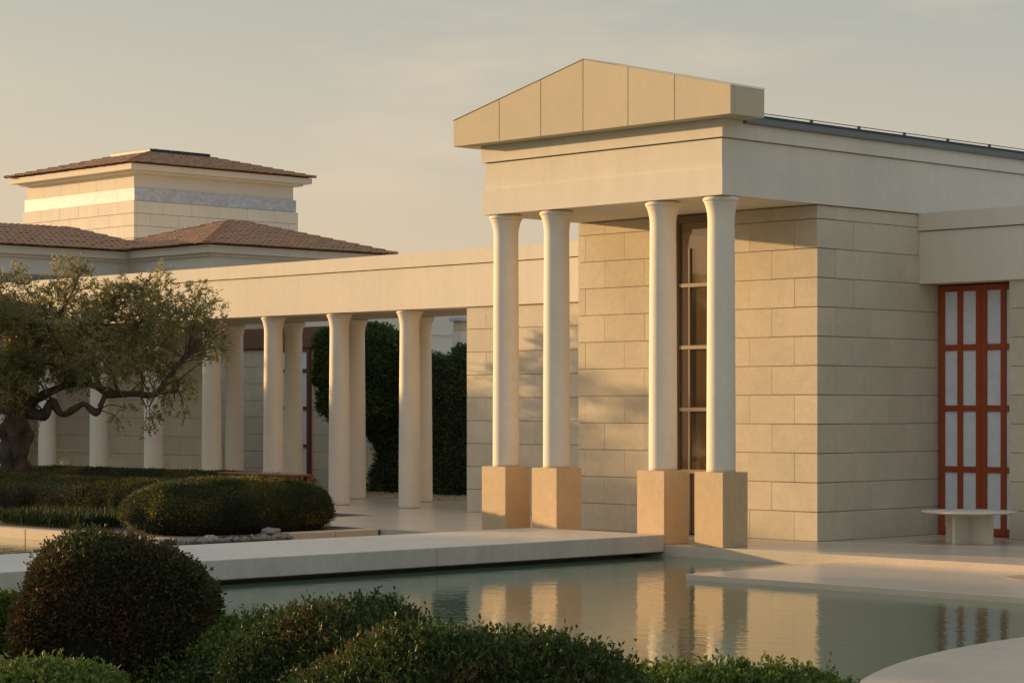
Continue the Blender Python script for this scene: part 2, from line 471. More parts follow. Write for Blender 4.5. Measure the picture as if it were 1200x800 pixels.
_colcache = {}
def lathe(name, prof, mat, seg=48):
    vs_, fs = [], []
    for r, z in prof:
        for i in range(seg): vs_.append((r * math.cos(i * math.tau / seg), r * math.sin(i * math.tau / seg), z))
    for j in range(len(prof) - 1):
        for i in range(seg):
            a = j * seg + i; b = j * seg + (i + 1) % seg
            fs.append((a, b, b + seg, a + seg))
    fs.append(tuple(reversed(range(seg)))); k = (len(prof) - 1) * seg; fs.append(tuple(k + i for i in range(seg)))
    return mesh_from(name, vs_, fs, mat, True)
def column_meshes(H, rb, rt, rc):
    key = (H, rb, rt, rc)
    if key in _colcache: return _colcache[key]
    hc = .36
    prof = [(rb - .012, 0), (rb, .006)]
    zs = np.linspace(.05, H - hc, 14)
    for z in zs:
        t = z / (H - hc); prof.append((rb + (rt - rb) * (t ** 1.35), z))
    for i in range(1, 15):
        t = i / 14
        prof.append((rt + (rc - .014 - rt) * t ** 2.5, H - hc + t * (hc - .07)))
    sh = lathe('column_shaft', prof, M['column'])
    cp = [(rc - .012, 0), (rc - .002, .008), (rc, .022), (rc, .042), (rc - .008, .058), (rc - .022, .064), (rc - .03, .067)]
    ca = lathe('capital', cp, M['column'])
    _colcache[key] = (sh, ca, H - .07)
    return _colcache[key]
def column(parent, x, y, z, H, rb=.2, rt=.185, rc=.252):
    sh, ca, hz = column_meshes(H, rb, rt, rc)
    s = place('column', sh, parent, (x, y, z), (0, 0, random.random() * 6))
    place('capital', ca, s, (x, y, z + hz))
    return s

# ---------------------------------------------------------------- the pavilion with its portico
CX = -22.945
pav = empty('temple_pavilion', (CX, 30, 0), label='pedimented limestone pavilion with a four column portico facing the pool', cat='pavilion')
FX0, FX1 = CX - 2.375, CX + 2.375
FY = 23.87
ZA = 4.80
# pedestals and columns
for cx in (CX - 2.13, CX - 1.055, CX + 1.055, CX + 2.13):
    box('pedestal', M['pedestal'], pav, cx - .26, cx + .26, FY, FY + .52, 0.002, 1.025, .006)
    column(pav, cx, FY + .26, 1.025, ZA - 1.025)
# cella walls
WY, WX, WX0 = 25.98, -20.61, -25.36
DX0, DX1 = -23.32, -22.50
wall = box('front_wall', M['mortar'], pav, WX0 + .03, DX0 - .0, WY + .012, WY + .6, 0, 4.84)
wr = box('front_wall', M['mortar'], pav, DX1, WX - .012, WY + .0122, WY + .6, 0, 4.84)
side = box('side_wall', M['mortar'], pav, WX - .6, WX - .012, WY + .602, 44, 0, 4.84)
lw = box('rear_body', M['render'], pav, WX0 + .03, WX - .61, WY + 1.5, 44, 0, 4.82)
q = LEN / 2
for k in range(12):   # corner stones turn the corner, long and short by turns
    lx, ly = (q, LEN) if k % 2 == 0 else (LEN, q)
    zb = k * ROW; zt = min(zb + ROW, 4.79)
    box_shared('corner_block', M['block'], pav, WX - lx + .003, WX + .001, WY - .001, WY + ly - .003, zb + .0075, zt - .0075, CH)
courses(wr, 'y', WY, DX1, lambda k: WX - (q if k % 2 == 0 else LEN), 0, 12, WX - q, top=4.79)
courses(wall, 'y', WY, WX0, DX0, 0, 12, WX - q, top=4.79)
courses(side, 'x', WX, lambda k: WY + (LEN if k % 2 == 0 else q), 28.99, 0, 12, WY, top=4.79)
# the left flank, seen only from the side
courses(pav, 'x', WX0 + .12, WY + .13, 28.8, 0, 0, WY)
box('left_wall', M['block'], pav, WX0, WX0 + .028, WY + .13, 44, 0, 4.79)
# tall glazed door
dr = empty('glazed_door', ((DX0 + DX1) / 2, WY + .1, 0)); dr.parent = pav; dr.matrix_local = Matrix.Translation(Vector((0, 0, 0)) + Vector(((DX0 + DX1) / 2, WY + .1, 0)) - pav.location)
gy = WY + .04
box('glass', M['glass'], dr, DX0 + .03, DX1 - .03, gy + .03, gy + .05, .02, 4.70)
box('frame', M['bronze'], dr, DX0, DX0 + .04, gy - .02, gy + .08, 0, 4.70, .004)
box('frame', M['bronze'], dr, DX1 - .04, DX1, gy - .02, gy + .08, 0, 4.70, .004)
box('lintel', M['bronze'], dr, DX0, DX1, gy - .022, gy + .082, 4.68, 4.79, .004)
for z in (.95, 1.88, 2.81, 3.74):
    box('rail', M['rail'], dr, DX0 + .042, DX1 - .042, gy - .01, gy + .028, z - .03, z + .03, .004)
box('reflection_strip', M['rail'], dr, -23.09, -23.065, gy - .004, gy + .028, .02, 4.3, .003)  # pale strip stands in for a column's lit edge reflected in the glass
box('door_backing', M['bronze'], dr, DX0 + .0, DX1 - .0, gy + .3, gy + .35, 0, 4.7)
# entablature: beams with facing stones
ZS, ZF, ZC = 5.18, 5.585, 5.83
YEND = 44
beam = box('architrave', M['ent'], pav, FX0 + .062, FX1 - .062, FY + .062, FY + .56, ZA + .002, ZC, 0)
sb = box('side_beam', M['ent'], pav, FX1 - .56, FX1 - .064, FY + .562, YEND, ZA + .002, ZC)
lb = box('side_beam', M['ent'], pav, FX0 + .064, FX0 + .56, FY + .562, YEND, ZA + .002, ZC)
box('ceiling', M['ent'], pav, FX0 + .562, FX1 - .562, FY + .562, YEND, ZA + .004, ZC)
for (z0, z1, ins) in ((ZA, ZS - .001, 0), (ZS, ZF - .014, .03), (ZF, ZC, -.012)):
    st = 1.19
    panels_band(beam, 'y', FY + ins, FX0 + ins, FX1 - ins, z0, z1, st if z0 != ZS else 1.58, M['ent'], thick=.062 - ins)
    panels_band(sb, 'x', FX1 - ins, FY + .0635, YEND, z0, z1, 1.55 if z0 != ZS else 1.3, M['ent'], thick=.062 - ins)
    panels_band(lb, 'x', FX0 + .062, FY + .0635, YEND, z0, z1, 1.55, M['ent'], thick=.062 - ins)
# dark line under the cornice
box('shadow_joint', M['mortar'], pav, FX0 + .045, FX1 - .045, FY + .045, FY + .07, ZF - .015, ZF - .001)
# pediment
PC = -22.91
PY0, PY1 = 23.58, 24.28
HE, HA, W2 = 6.225, 6.86, 2.74
ped = empty('pediment', (PC, PY0, ZC)); ped.parent = pav; ped.matrix_local = Matrix.Translation(Vector((PC, PY0, ZC)) - pav.location)
box('soffit', M['pediment'], ped, PC - W2 + .06, PC + W2 - .06, PY0 + .05, PY1 - .004, ZC + .002, ZC + .3)
def ztop(x): return HA - (HA - HE) * abs(x - PC) / W2
xs = [PC - W2, PC - 1.74, PC - .87, PC - .015, PC + .86, PC + 1.73, PC + W2]
for a, b2 in zip(xs[:-1], xs[1:]):
    a2, b3 = a + .003, b2 - .003
    pts = [(a2, ZC + .003), (b3, ZC + .003), (b3, ztop(b3) - .004)]
    if a2 < PC < b3: pts.append((PC, HA - .004))
    pts.append((a2, ztop(a2) - .004))
    mm = MB(); mm.prism_y(pts, PY0, PY0 + .08); mm.build('panel', M['pediment'], ped, .005)
mm = MB(); mm.prism_y([(PC - W2 + .02, ZC + .31), (PC + W2 - .02, ZC + .31), (PC + W2 - .02, HE - .03), (PC, HA - .03), (PC - W2 + .02, HE - .03)], PY0 + .07, PY1 - .006)
mm.build('core', M['pediment'], ped)
box('end_stone', M['pediment'], ped, PC + W2 - .09, PC + W2, PY0 + .082, PY1, ZC + .003, HE - .004, .004)
box('end_stone', M['pediment'], ped, PC - W2, PC - W2 + .09, PY0 + .082, PY1, ZC + .003, HE - .004, .004)
for s in (-1, 1):
    mm = MB()
    x0, x1 = PC, PC + s * (W2 + .012)
    pts = [(x0, HA), (x1, HE), (x1, HE + .008), (x0, HA + .008)]
    if s > 0: pts = pts[::1]
    else: pts = list(reversed(pts))
    mm.prism_y(pts, PY0 - .008, PY1 + .01); mm.build('coping', M['pediment'], ped)
# roof behind the pediment
rf = empty('roof', (CX, PY1, ZC)); rf.parent = pav; rf.matrix_local = Matrix.Translation(Vector((CX, PY1, ZC)) - pav.location)
for s in (1, -1):
    ex = FX1 if s > 0 else FX0
    sgn = lambda a, b3: (min(a, b3), max(a, b3))
    x0, x1 = sgn(ex - s * .2, ex + s * .07); box('gutter', M['gutter'], rf, x0, x1, PY1 + .012, YEND, ZC - .035, ZC + .022, .006)
    x0, x1 = sgn(ex - s * .3, ex + s * .02); box('gutter', M['gutter'], rf, x0, x1, PY1 + .012, YEND, ZC + .024, ZC + .065, .006)
    x0, x1 = sgn(ex - s * .8, ex - s * .02); box('roof_edge', M['zinc'], rf, x0, x1, PY1 + .012, YEND, ZC + .067, ZC + .115, .004)
    # low rail on clips above the roof edge
    mm = MB(); xr = ex - s * .07; mm.box(xr - .009, xr + .009, PY1 + .1, YEND, ZC + .150, ZC + .159); mm.build('edge_rail', M['zinc'], rf)
    for i in range(16):
        y = PY1 + .5 + i * 1.1
        if y < YEND: box_shared('clip', M['zinc'], rf, xr - .014, xr + .014, y - .022, y + .022, ZC + .112, ZC + .162, 0)
mm = MB(); mm.prism_y([(FX0 + .1, ZC + .11), (FX1 - .1, ZC + .11), (CX, ZC + .26)], PY1 + .02, YEND); mm.build('roof_sheet', M['zinc'], rf)

# ---------------------------------------------------------------- right wing with its doors
wing = empty('door_wing', (-15, 29, 0), label='lower limestone wing with tall doors joined to the pavilion right side', cat='building wing')
ZWB, ZWC, ZWT = 3.755, 4.545, 4.805
WGY = 28.40
wb = box('entablature', M['ent'], wing, WX + .02, -6, WGY + .07, 33, ZWB + .002, ZWT - .004)
panels_band(wb, 'y', WGY, WX + .006, -6, ZWB, ZWC - .016, 1.75, M['ent'], thick=.068)
panels_band(wb, 'y', WGY - .03, WX + .006, -6, ZWC, ZWT, 2.3, M['ent'], thick=.098)
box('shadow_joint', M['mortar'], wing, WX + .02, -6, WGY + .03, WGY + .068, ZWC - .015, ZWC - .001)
DY = 28.86
def pier(x0, x1):
    p = box('pier', M['mortar'], wing, x0 + .02, x1 - .02, WGY + .062, 32, 0, ZWB)
    courses(p, 'y', WGY + .05, x0, x1, 0, 9, x0, thick=.5)
pier(-19.05, -17.95); pier(-16.36, -15.26); pier(-13.66, -6)
box('back_wall', M['render'], wing, WX + .02, -6, DY + .25, 32, 0, ZWB)
def marble_door(parent, x0, x1, y, H=3.735, wood='redwood'):
    d = empty('marble_door', ((x0 + x1) / 2, y, 0)); d.parent = parent
    d.matrix_local = Matrix.Translation(Vector(((x0 + x1) / 2, y, 0)) - parent.location)
    W = x1 - x0; k = W / 234.0
    xs_ = [0, 15, 51, 65, 102, 131, 169, 183, 219, 234]
    st = [(0, 15), (51, 65), (102, 131), (169, 183), (219, 234)]
    pn = [(15, 51), (65, 102), (131, 169), (183, 219)]
    rails = [(0, .12), (.94, 1.03), (1.85, 1.94), (2.76, 2.85), (H - .09, H)]
    for i, (a, b3) in enumerate(st):
        if i == 2:
            mid = (a + b3) / 2 * k
            box('stile', M[wood], d, x0 + a * k, x0 + mid - .003, y, y + .07, 0.01, H, .004)
            box('stile', M[wood], d, x0 + mid + .003, x0 + b3 * k, y, y + .07, 0.01, H, .004)
        else: box('stile', M[wood], d, x0 + a * k, x0 + b3 * k, y, y + .07, 0.01, H, .004)
    for (a, b3) in pn:
        for z0, z1 in rails:
            box_shared('rail', M[wood], d, x0 + a * k + .001, x0 + b3 * k - .001, y + .004, y + .066, max(z0, .012), z1, .003)
        for (r0, r1) in zip(rails[:-1], rails[1:]):
            box_shared('pane', M['pane'], d, x0 + a * k, x0 + b3 * k, y + .03, y + .05, r0[1], r1[0], 0)
    return d
marble_door(wing, WX + .035, -19.06, DY)
marble_door(wing, -17.94, -16.37, DY)
marble_door(wing, -15.25, -13.67, DY)

# round stone bench
bn = empty('round_stone_bench', (-18.87, 27.2, 0), label='round flat stone bench on a cross shaped foot before the red door', cat='bench')
prof = [(.40, .409), (.60, .424), (.668, .440), (.675, .448), (.668, .457), (.2, .46)]
place('seat', lathe('seat', prof, M['ent'], 64), bn, (-18.87, 27.2, 0))
for rz in (math.radians(46 + 6 + 45), math.radians(46 + 6 - 45)):
    pass
mm = MB(); mm.box(-.385, .385, -.022, .022, 0.002, .408)
me_ = mesh_from('foot', mm.v, mm.f, M['ent'])
f1 = place('foot', me_, bn, (-18.87, 27.2, 0), (0, 0, 0))
mm = MB(); mm.box(-.022, .022, .0235, .385, 0.002, .4075); mm.box(-.022, .022, -.385, -.0235, 0.002, .4075)
place('foot', mesh_from('foot', mm.v, mm.f, M['ent']), bn, (-18.87, 27.2, 0), (0, 0, 0))
# round gravelled opening in the terrace, right edge
d_ = F_PX * (EYE + .085) / (677 - 478); gx, gy_ = cam_xy((1232 - 600) / F_PX * d_, d_)
m = MB(); m.prism([(gx + .52 * math.cos(a * math.tau / 48), gy_ + .52 * math.sin(a * math.tau / 48)) for a in range(48)], -.084, -.079)
o = m.build('gravel_circle', M['gravel'], None); tag(o, kind='structure')

# ---------------------------------------------------------------- colonnade on the left
cn = empty('colonnade', (-38, 30, 0), label='long colonnaded gallery under a plain flat entablature left of the pavilion', cat='colonnade')
CY = 28.85
CXL = -60
cb = box('entablature', M['ent'], cn, CXL, WX0 - .01, CY + .07, CY + .60, ZWB + .002, ZWT - .004)
panels_band(cb, 'y', CY, CXL, WX0 - .01, ZWB, ZWC - .016, 1.78, M['ent'], thick=.068)
panels_band(cb, 'y', CY - .03, CXL, WX0 - .01, ZWC, ZWT, 2.5, M['ent'], thick=.098)
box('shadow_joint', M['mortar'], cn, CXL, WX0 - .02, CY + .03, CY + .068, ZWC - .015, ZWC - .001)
box('gallery_ceiling', M['ent'], cn, CXL, WX0 - .01, CY + .602, 31.04, ZWB + .12, ZWT - .02)
box('rear_beam', M['ent'], cn, CXL, WX0 - .01, 31.042, 31.56, ZWB + .002, ZWT - .006)
CCX = [-32.9 - 2.082 * i for i in range(13)]
for i, x in enumerate(CCX):
    column(cn, x, 29.12, .002, ZWB, .212, .188, .25)
    if i <= 4: column(cn, x, 31.3, .002, ZWB, .212, .188, .25)
ew = box('end_wall', M['mortar'], cn, -31.05, WX0 - .02, 28.916, 31.0, 0, ZWB)
courses(ew, 'y', 28.9, -31.07, WX0 - .004, 0, 9, -31.07 + LEN * .62)
box('wall_end', M['block'], cn, -31.068, -31.052, 29.03, 31.0, 0, ZWB)
ba = box('back_wall', M['mortar'], cn, CXL, -42.3, 31.21, 31.5, 0, ZWB)
courses(ba, 'y', 31.2, -56, -42.26, 0, 9, -42.26)
# court wall further back, with a timber fascia and a red door
cw = empty('court_wall', (-45, 35.5, 0), label='block courtyard wall with dark timber fascia seen behind the colonnade', cat='wall')
cwb = box('wall_core', M['mortar'], cw, -56, -41.6, 35.312, 35.6, 0, 3.36)
cwc = box('wall_core', M['mortar'], cw, -41.598, -33, 35.312, 35.6, 0, 2.9)
CD0, CD1 = -45.05, -43.45
courses(cwb, 'y', 35.3, -50.5, -41.6, 0, 8, -44, gaps=((CD0, CD1, 0, 3.34),))
courses(cwc, 'y', 35.3, -41.6, -36, 0, 7, -44)
box('fascia', M['fascia'], cw, -56, -41.6, 35.2, 35.7, 3.362, 3.86, .01)
marble_door(cw, CD0, CD1, 35.22, 3.35, 'shaded_redwood')
# higher wall of a building beyond the court
fw = empty('far_plain_wall', (-47, 42, 0), label='plain grey rendered wall rising beyond the clipped hedge of the court', cat='wall')
box('wall', M['render'], fw, -47.2, -46.0, 37.2, 50, 0, 5.4)
box('band', M['ent'], fw, -46.0 + .001, -45.96, 37.2, 50, 3.86, 3.9)
box('coping', M['ent'], fw, -47.25, -45.94, 37.15, 50.05, 5.402, 5.5)

# gravel strip in the court
def pebbles(name, n, xr, yr, z, smin, smax, mat, label, cat, shape=None, heap=None):
    ico = bmesh.new(); bmesh.ops.create_icosphere(ico, subdivisions=1, radius=1)
    bv = np.array([v.co[:] for v in ico.verts]); bf = np.array([[v.index for v in f.verts] for f in ico.faces]); ico.free()
    V = []; Fc = []
    for i in range(n):
        s = smin + (smax - smin) * random.random() ** 2
        x = random.uniform(*xr); y = random.uniform(*yr)
        zz = z + (heap(x, y) if heap else 0)
        jit = 1 + rng.uniform(-.28, .28, (len(bv), 1))
        sc = np.array([s * random.uniform(.8, 1.3), s * random.uniform(.8, 1.3), s * random.uniform(.55, .9)])
        a = random.random() * 6.28; c_, s_ = math.cos(a), math.sin(a)
        P = bv * jit * sc
        P = np.stack([P[:, 0] * c_ - P[:, 1] * s_ + x, P[:, 0] * s_ + P[:, 1] * c_ + y, P[:, 2] + zz], 1)
        V.append(P); Fc.append(bf + i * len(bv))
    V = np.concatenate(V); Fc = np.concatenate(Fc)
    me = bpy.data.meshes.new(name); me.from_pydata(V.tolist(), [], Fc.tolist()); me.materials.append(mat); me.update()
    o = place(name, me); tag(o, label, cat, kind='stuff')
    return o
pebbles('gravel', 2600, (-42, -30), (31.9, 34.1), .0, .025, .06, M['gravel'], 'pale gravel bed at the foot of the court hedge', 'gravel')
pst = empty('sunlit_wall_stand_in', (-40, 37, 0), label='short white capped post coloured orange as a sunlit wall end beyond the court hedge', cat='post')
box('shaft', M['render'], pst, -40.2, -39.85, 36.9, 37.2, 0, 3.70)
box('panel', M['kerb'], pst, -40.16, -39.89, 36.92, 37.18, 3.702, 3.94)  # orange stone tint stands in for low sun on a wall end
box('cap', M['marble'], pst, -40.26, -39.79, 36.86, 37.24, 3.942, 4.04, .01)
pebbles('rubble_stones', 300, (-27.95, -27.55), (19.95, 22.0), -.06, .03, .085, M['rubble'], 'rough grey rubble stones along the island edge beside the footbridge', 'rubble')
# kerb stones round the island
kb = empty('island_kerb', (-27.7, 21.8, -.1), label='low sandstone kerb edging the planted island by the pool', cat='kerb')
for y0, y1 in ((22.0, 22.9), (22.9, 23.78)):
    box('kerb_stone', M['kerb'], kb, -27.90, -27.60, y0 + .004, y1 - .004, -.3, .0, .01)
for i in range(14):
    x0 = -27.9 - (i + 1) * 1.2
    box('kerb_stone', M['kerb'], kb, x0 + .004, x0 + 1.196, 19.80, 20.04, -.3, -.005, .012)
def boulder(x, y, z, s, seed, label):
    bm = bmesh.new(); bmesh.ops.create_icosphere(bm, subdivisions=3, radius=1)
    r2 = random.Random(seed)
    from mathutils import noise as mn
    for v in bm.verts:
        n0 = mn.noise(v.co * 1.6 + Vector((seed, 0, 0))) * .45 + mn.noise(v.co * 4 + Vector((0, seed, 0))) * .12
        v.co = v.co * (1 + n0); v.co.z *= .62; v.co.x *= 1.2
    bm.transform(Matrix.Scale(s, 4))
    me = bpy.data.meshes.new('rock'); bm.to_mesh(me); bm.free(); me.materials.append(M['rubble'])
    tag(place('rock', me, None, (x, y, z), (0, 0, seed)), label, 'rock')
boulder(-27.75, 21.75, -.01, .15, 3, 'rounded grey rock at the end of the sandstone kerb')
boulder(-27.72, 20.6, -.05, .11, 8, 'small flat rock among the rubble below the clipped hedge')

# low red timber bench before the columns
rb = empty('red_timber_bench', (-31.5, 24.55, -.02), label='long low dark red timber bench behind the rounded clipped hedge', cat='bench')
box('seat', M['bench_wood'], rb, -32.6, -30.42, 24.36, 24.76, .745, .782, .006)
for x in (-32.5, -30.51):
    for y in (24.42, 24.70):
        box('leg', M['bench_wood'], rb, x - .05, x + .05, y - .05, y + .05, -.02, .744, .004)
box('rail', M['bench_wood'], rb, -32.44, -30.57, 24.40, 24.43, .50, .56)

# ---------------------------------------------------------------- tiled buildings at upper left
def hip_roof(parent, x0, x1, y0, y1, z, rise, run, tw=.20, tl=.30, name='roof'):
    """hip roof of overlapping barrel tiles. run = plan distance eave to ridge"""
    r = empty(name, ((x0 + x1) / 2, (y0 + y1) / 2, z)); r.parent = parent
    r.matrix_local = Matrix.Translation(Vector(((x0 + x1) / 2, (y0 + y1) / 2, z)) - parent.location)
    mm = MB(); n = 0
    a, b3, c, d = (x0 + .03, y0 + .03, z), (x1 - .03, y0 + .03, z), (x1 - .03, y1 - .03, z), (x0 + .03, y1 - .03, z)
    e_, f_, g_, h_ = (x0 + run, y0 + run, z + rise), (x1 - run, y0 + run, z + rise), (x1 - run, y1 - run, z + rise), (x0 + run, y1 - run, z + rise)
    mm.v = [a, b3, c, d, e_, f_, g_, h_]
    mm.f = [(0, 1, 5, 4), (1, 2, 6, 5), (2, 3, 7, 6), (3, 0, 4, 7), (4, 5, 6, 7), (3, 2, 1, 0)]
    mm.build('decking', M['tile'], r)
    V, Fc = [], []
    prof = [(-.5, .0), (-.36, .02), (-.12, .03), (.12, .03), (.36, .02), (.5, 0)]
    def tiles(o, along, up, width):
        sl = math.hypot(run, rise); rows = int(math.ceil(sl / tl))
        for i in range(rows):
            s0 = i * tl - .05; s1 = min(s0 + tl + .04, sl)
            inset = (s0 + tl * .5) / sl * run
            nW = int((width - 2 * max(inset, 0)) / tw)
            if nW < 1: continue
            st_ = (width - nW * tw) / 2
            for j in range(nW):
                cx = st_ + (j + .5) * tw; jz = random.uniform(-.006, .012)
                base = len(V)
                for s, lift in ((s0, .020), (s1, .004)):
                    t = s / sl
                    for px, pz in prof:
                        p = o + along * (cx + px * tw * .97) + up * (run * t)
                        V.append((p.x, p.y, z + rise * t + pz + lift + jz))
                k = len(prof)
                for q_ in range(k - 1): Fc.append((base + q_, base + q_ + 1, base + k + q_ + 1, base + k + q_))
                Fc.append(tuple(base + q_ for q_ in reversed(range(k))))
    X, Y = Vector((1, 0, 0)), Vector((0, 1, 0))
    tiles(Vector((x0, y0, 0)), X, Y, x1 - x0); tiles(Vector((x1, y0, 0)), Y, -X, y1 - y0)
    tiles(Vector((x1, y1, 0)), -X, -Y, x1 - x0); tiles(Vector((x0, y1, 0)), -Y, X, y1 - y0)
    c0 = Vector(((x0 + x1) / 2, (y0 + y1) / 2, z))
    me = mesh_from('tiles', [(Vector(p) - c0)[:] for p in V], Fc, M['tile'])
    t_ = place('tiles', me, r, c0); tag(t_, kind='stuff')
    # hip caps
    for (p, q_) in ((a, e_), (b3, f_), (c, g_), (d, h_)):
        p, q_ = Vector(p), Vector(q_); L_ = (q_ - p).length; nn = int(L_ / .36)
        dirv = (q_ - p).normalized(); sd = dirv.cross(Vector((0, 0, 1))).normalized(); up = sd.cross(dirv)
        V2, F2 = [], []
        for i in range(nn):
            s0, s1 = i * L_ / nn - .04, (i + 1) * L_ / nn
            base = len(V2)
            for s, lift, w in ((s0, .0, .15), (s1, -.02, .13)):
                for ang in range(5):
                    th = math.pi * ang / 4
                    pt = p + dirv * s + sd * (w * math.cos(th)) + up * (w * .6 * math.sin(th) + lift - .01)
                    V2.append(tuple(pt - p))
            for q2 in range(4): F2.append((base + q2, base + q2 + 1, base + 6 + q2, base + 5 + q2))
            F2.append(tuple(base + q2 for q2 in range(5)))
        o_ = place('hip_tiles', mesh_from('hip_tiles', V2, F2, M['tile']), r, p); tag(o_, kind='stuff')
    return r
def stepped_eave(parent, x0, x1, y0, y1, z0, z1, out):
    n = 4
    box('cornice', M['ent'], parent, x0 - out, x1 + out, y0 - out, y1 + out, z0 + .06, z1)
    box('cornice', M['ent'], parent, x0 - out * .35, x1 + out * .35, y0 - out * .35, y1 + out * .35, z0 - .02, z0 + .058)
TX1, TY0 = -62.4, 43.3
TX0, TY1 = -69.05, 50.1
tw_ = empty('tiled_tower', ((TX0 + TX1) / 2, (TY0 + TY1) / 2, 0), label='square stone tower with white marble band and low tiled hip roof', cat='tower')
base_ = box('lower_wall', M['block'], tw_, TX0, TX1, TY0, TY1, 0, 6.2)
tc = box('tower_wall', M['mortar'], tw_, TX0 + .06, TX1 - .06, TY0 + .06, TY1 - .06, 6.2, 8.63)
for plane in ('y', 'x'):
    for k in range(6):
        zb = 8.635 - .405 * (k + 1); st = 1.15; off = (k % 2) * .5
        a0, a1 = (TX0, TX1) if plane == 'y' else (TY0 + .002, TY1)
        cuts = [a0]; c = a0 + st * (.55 if k % 2 else 1)
        while c < a1 - .3: cuts.append(c); c += st
        cuts.append(a1)
        for c0, c1 in zip(cuts[:-1], cuts[1:]):
            if plane == 'y': box_shared('block', M['ent'], tc, c0 + .004, c1 - (.004 if c1 < a1 else .0), TY0, TY0 + .1, zb + .006, zb + .399, .004)
            else: box_shared('block', M['ent'], tc, TX1 - .1, TX1, (c0 if c0 > a0 else a0 + .1) + .004, c1 - .004, zb + .006, zb + .399, .004)
zb = 8.64
i_ = .05
band = box('marble_band', M['marble'], tw_, TX0 + i_, TX1 - i_, TY0 + i_, TY1 - i_, zb + .002, zb + .41)
box('upper_wall', M['render'], tw_, TX0 + .12, TX1 - .12, TY0 + .12, TY1 - .12, zb + .412, 9.56)
for k in range(1):
    for j in range(6):
        w_ = (TX1 - TX0 - .24) / 6
        box_shared('upper_block', M['ent'], tw_, TX0 + .12 + j * w_ + .003, TX0 + .12 + (j + 1) * w_ - .003, TY0 + .09, TY0 + .15, zb + .415, zb + .90, .003)
stepped_eave(tw_, TX0, TX1, TY0, TY1, 9.55, 9.80, .34)
hip_roof(tw_, TX0 - .44, TX1 + .44, TY0 - .44, TY1 + .44, 9.84, .90, 3.5)
sk = empty('skylight', ((TX0 + TX1) / 2, (TY0 + TY1) / 2, 10.68)); sk.parent = tw_; sk.matrix_local = Matrix.Translation(Vector(((TX0 + TX1) / 2, (TY0 + TY1) / 2, 10.68)) - tw_.location)
mm = MB(); X0, X1, Y0, Y1 = TX0 + 2.2, TX1 - 2.2, TY0 + 2.2, TY1 - 2.2; zc = 10.66; xm, ym = (X0 + X1) / 2, (Y0 + Y1) / 2
mm.v = [(X0, Y0, zc), (X1, Y0, zc), (X1, Y1, zc), (X0, Y1, zc), (xm, ym, zc + .16)]
mm.f = [(0, 1, 4), (1, 2, 4), (2, 3, 4), (3, 0, 4), (3, 2, 1, 0)]
mm.build('glazing', M['skylight'], sk)
box('kerb', M['zinc'], sk, X0 - .06, X1 + .06, Y0 - .06, Y1 + .06, zc - .14, zc - .01, .01)

# lower pavilion with pyramid roof (right of the tower foot)
LX1, LY0 = -48.6, 36.1
lp = empty('low_tiled_pavilion', (-51.8, 39.3, 0), label='low rendered pavilion with pyramid tiled roof right of the tower foot', cat='building')
box('wall', M['render'], lp, LX1 - 5.6, LX1, LY0, LY0 + 5.8, 0, 5.95)
stepped_eave(lp, LX1 - 5.6, LX1, LY0, LY0 + 5.8, 5.87, 6.13, .2)
hip_roof(lp, LX1 - 5.96, LX1 + .36, LY0 - .36, LY0 + 6.16, 6.16, .9, 3.1)
# left wing: long roof running back to the tower foot
lwg = empty('low_tiled_wing', (-56, 30, 0), label='long low wing with tiled hip roof at the left edge behind the olive tree', cat='building')
VX = -52.25
box('wall', M['render'], lwg, VX - 4.4, VX, 29.9, LY0 + .9, 0, 5.93)
stepped_eave(lwg, VX - 4.4, VX, 29.9, LY0 + .9, 5.85, 6.11, .2)
hip_roof(lwg, VX - 4.76, VX + .36, 29.54, LY0 + 1.26, 6.14, .70, 2.15)
wn_ = empty('window', (VX, 30, 4.9)); wn_.parent = lwg; wn_.matrix_local = Matrix.Translation(Vector((VX, 30, 4.9)) - lwg.location)
for i in range(5):
    y0 = 30.2 + i * 1.0
    box_shared('pane', M['skylight'], wn_, VX - .02, VX + .008, y0, y0 + .92, 4.75, 5.35, 0)
    box_shared('frame', M['gutter'], wn_, VX - .02, VX + .02, y0 + .92, y0 + 1.0, 4.70, 5.40, 0)
box('frame', M['gutter'], wn_, VX - .02, VX + .022, 30.2, 35.2, 5.351, 5.4)
box('frame', M['gutter'], wn_, VX - .02, VX + .022, 30.2, 35.2, 4.70, 4.749)

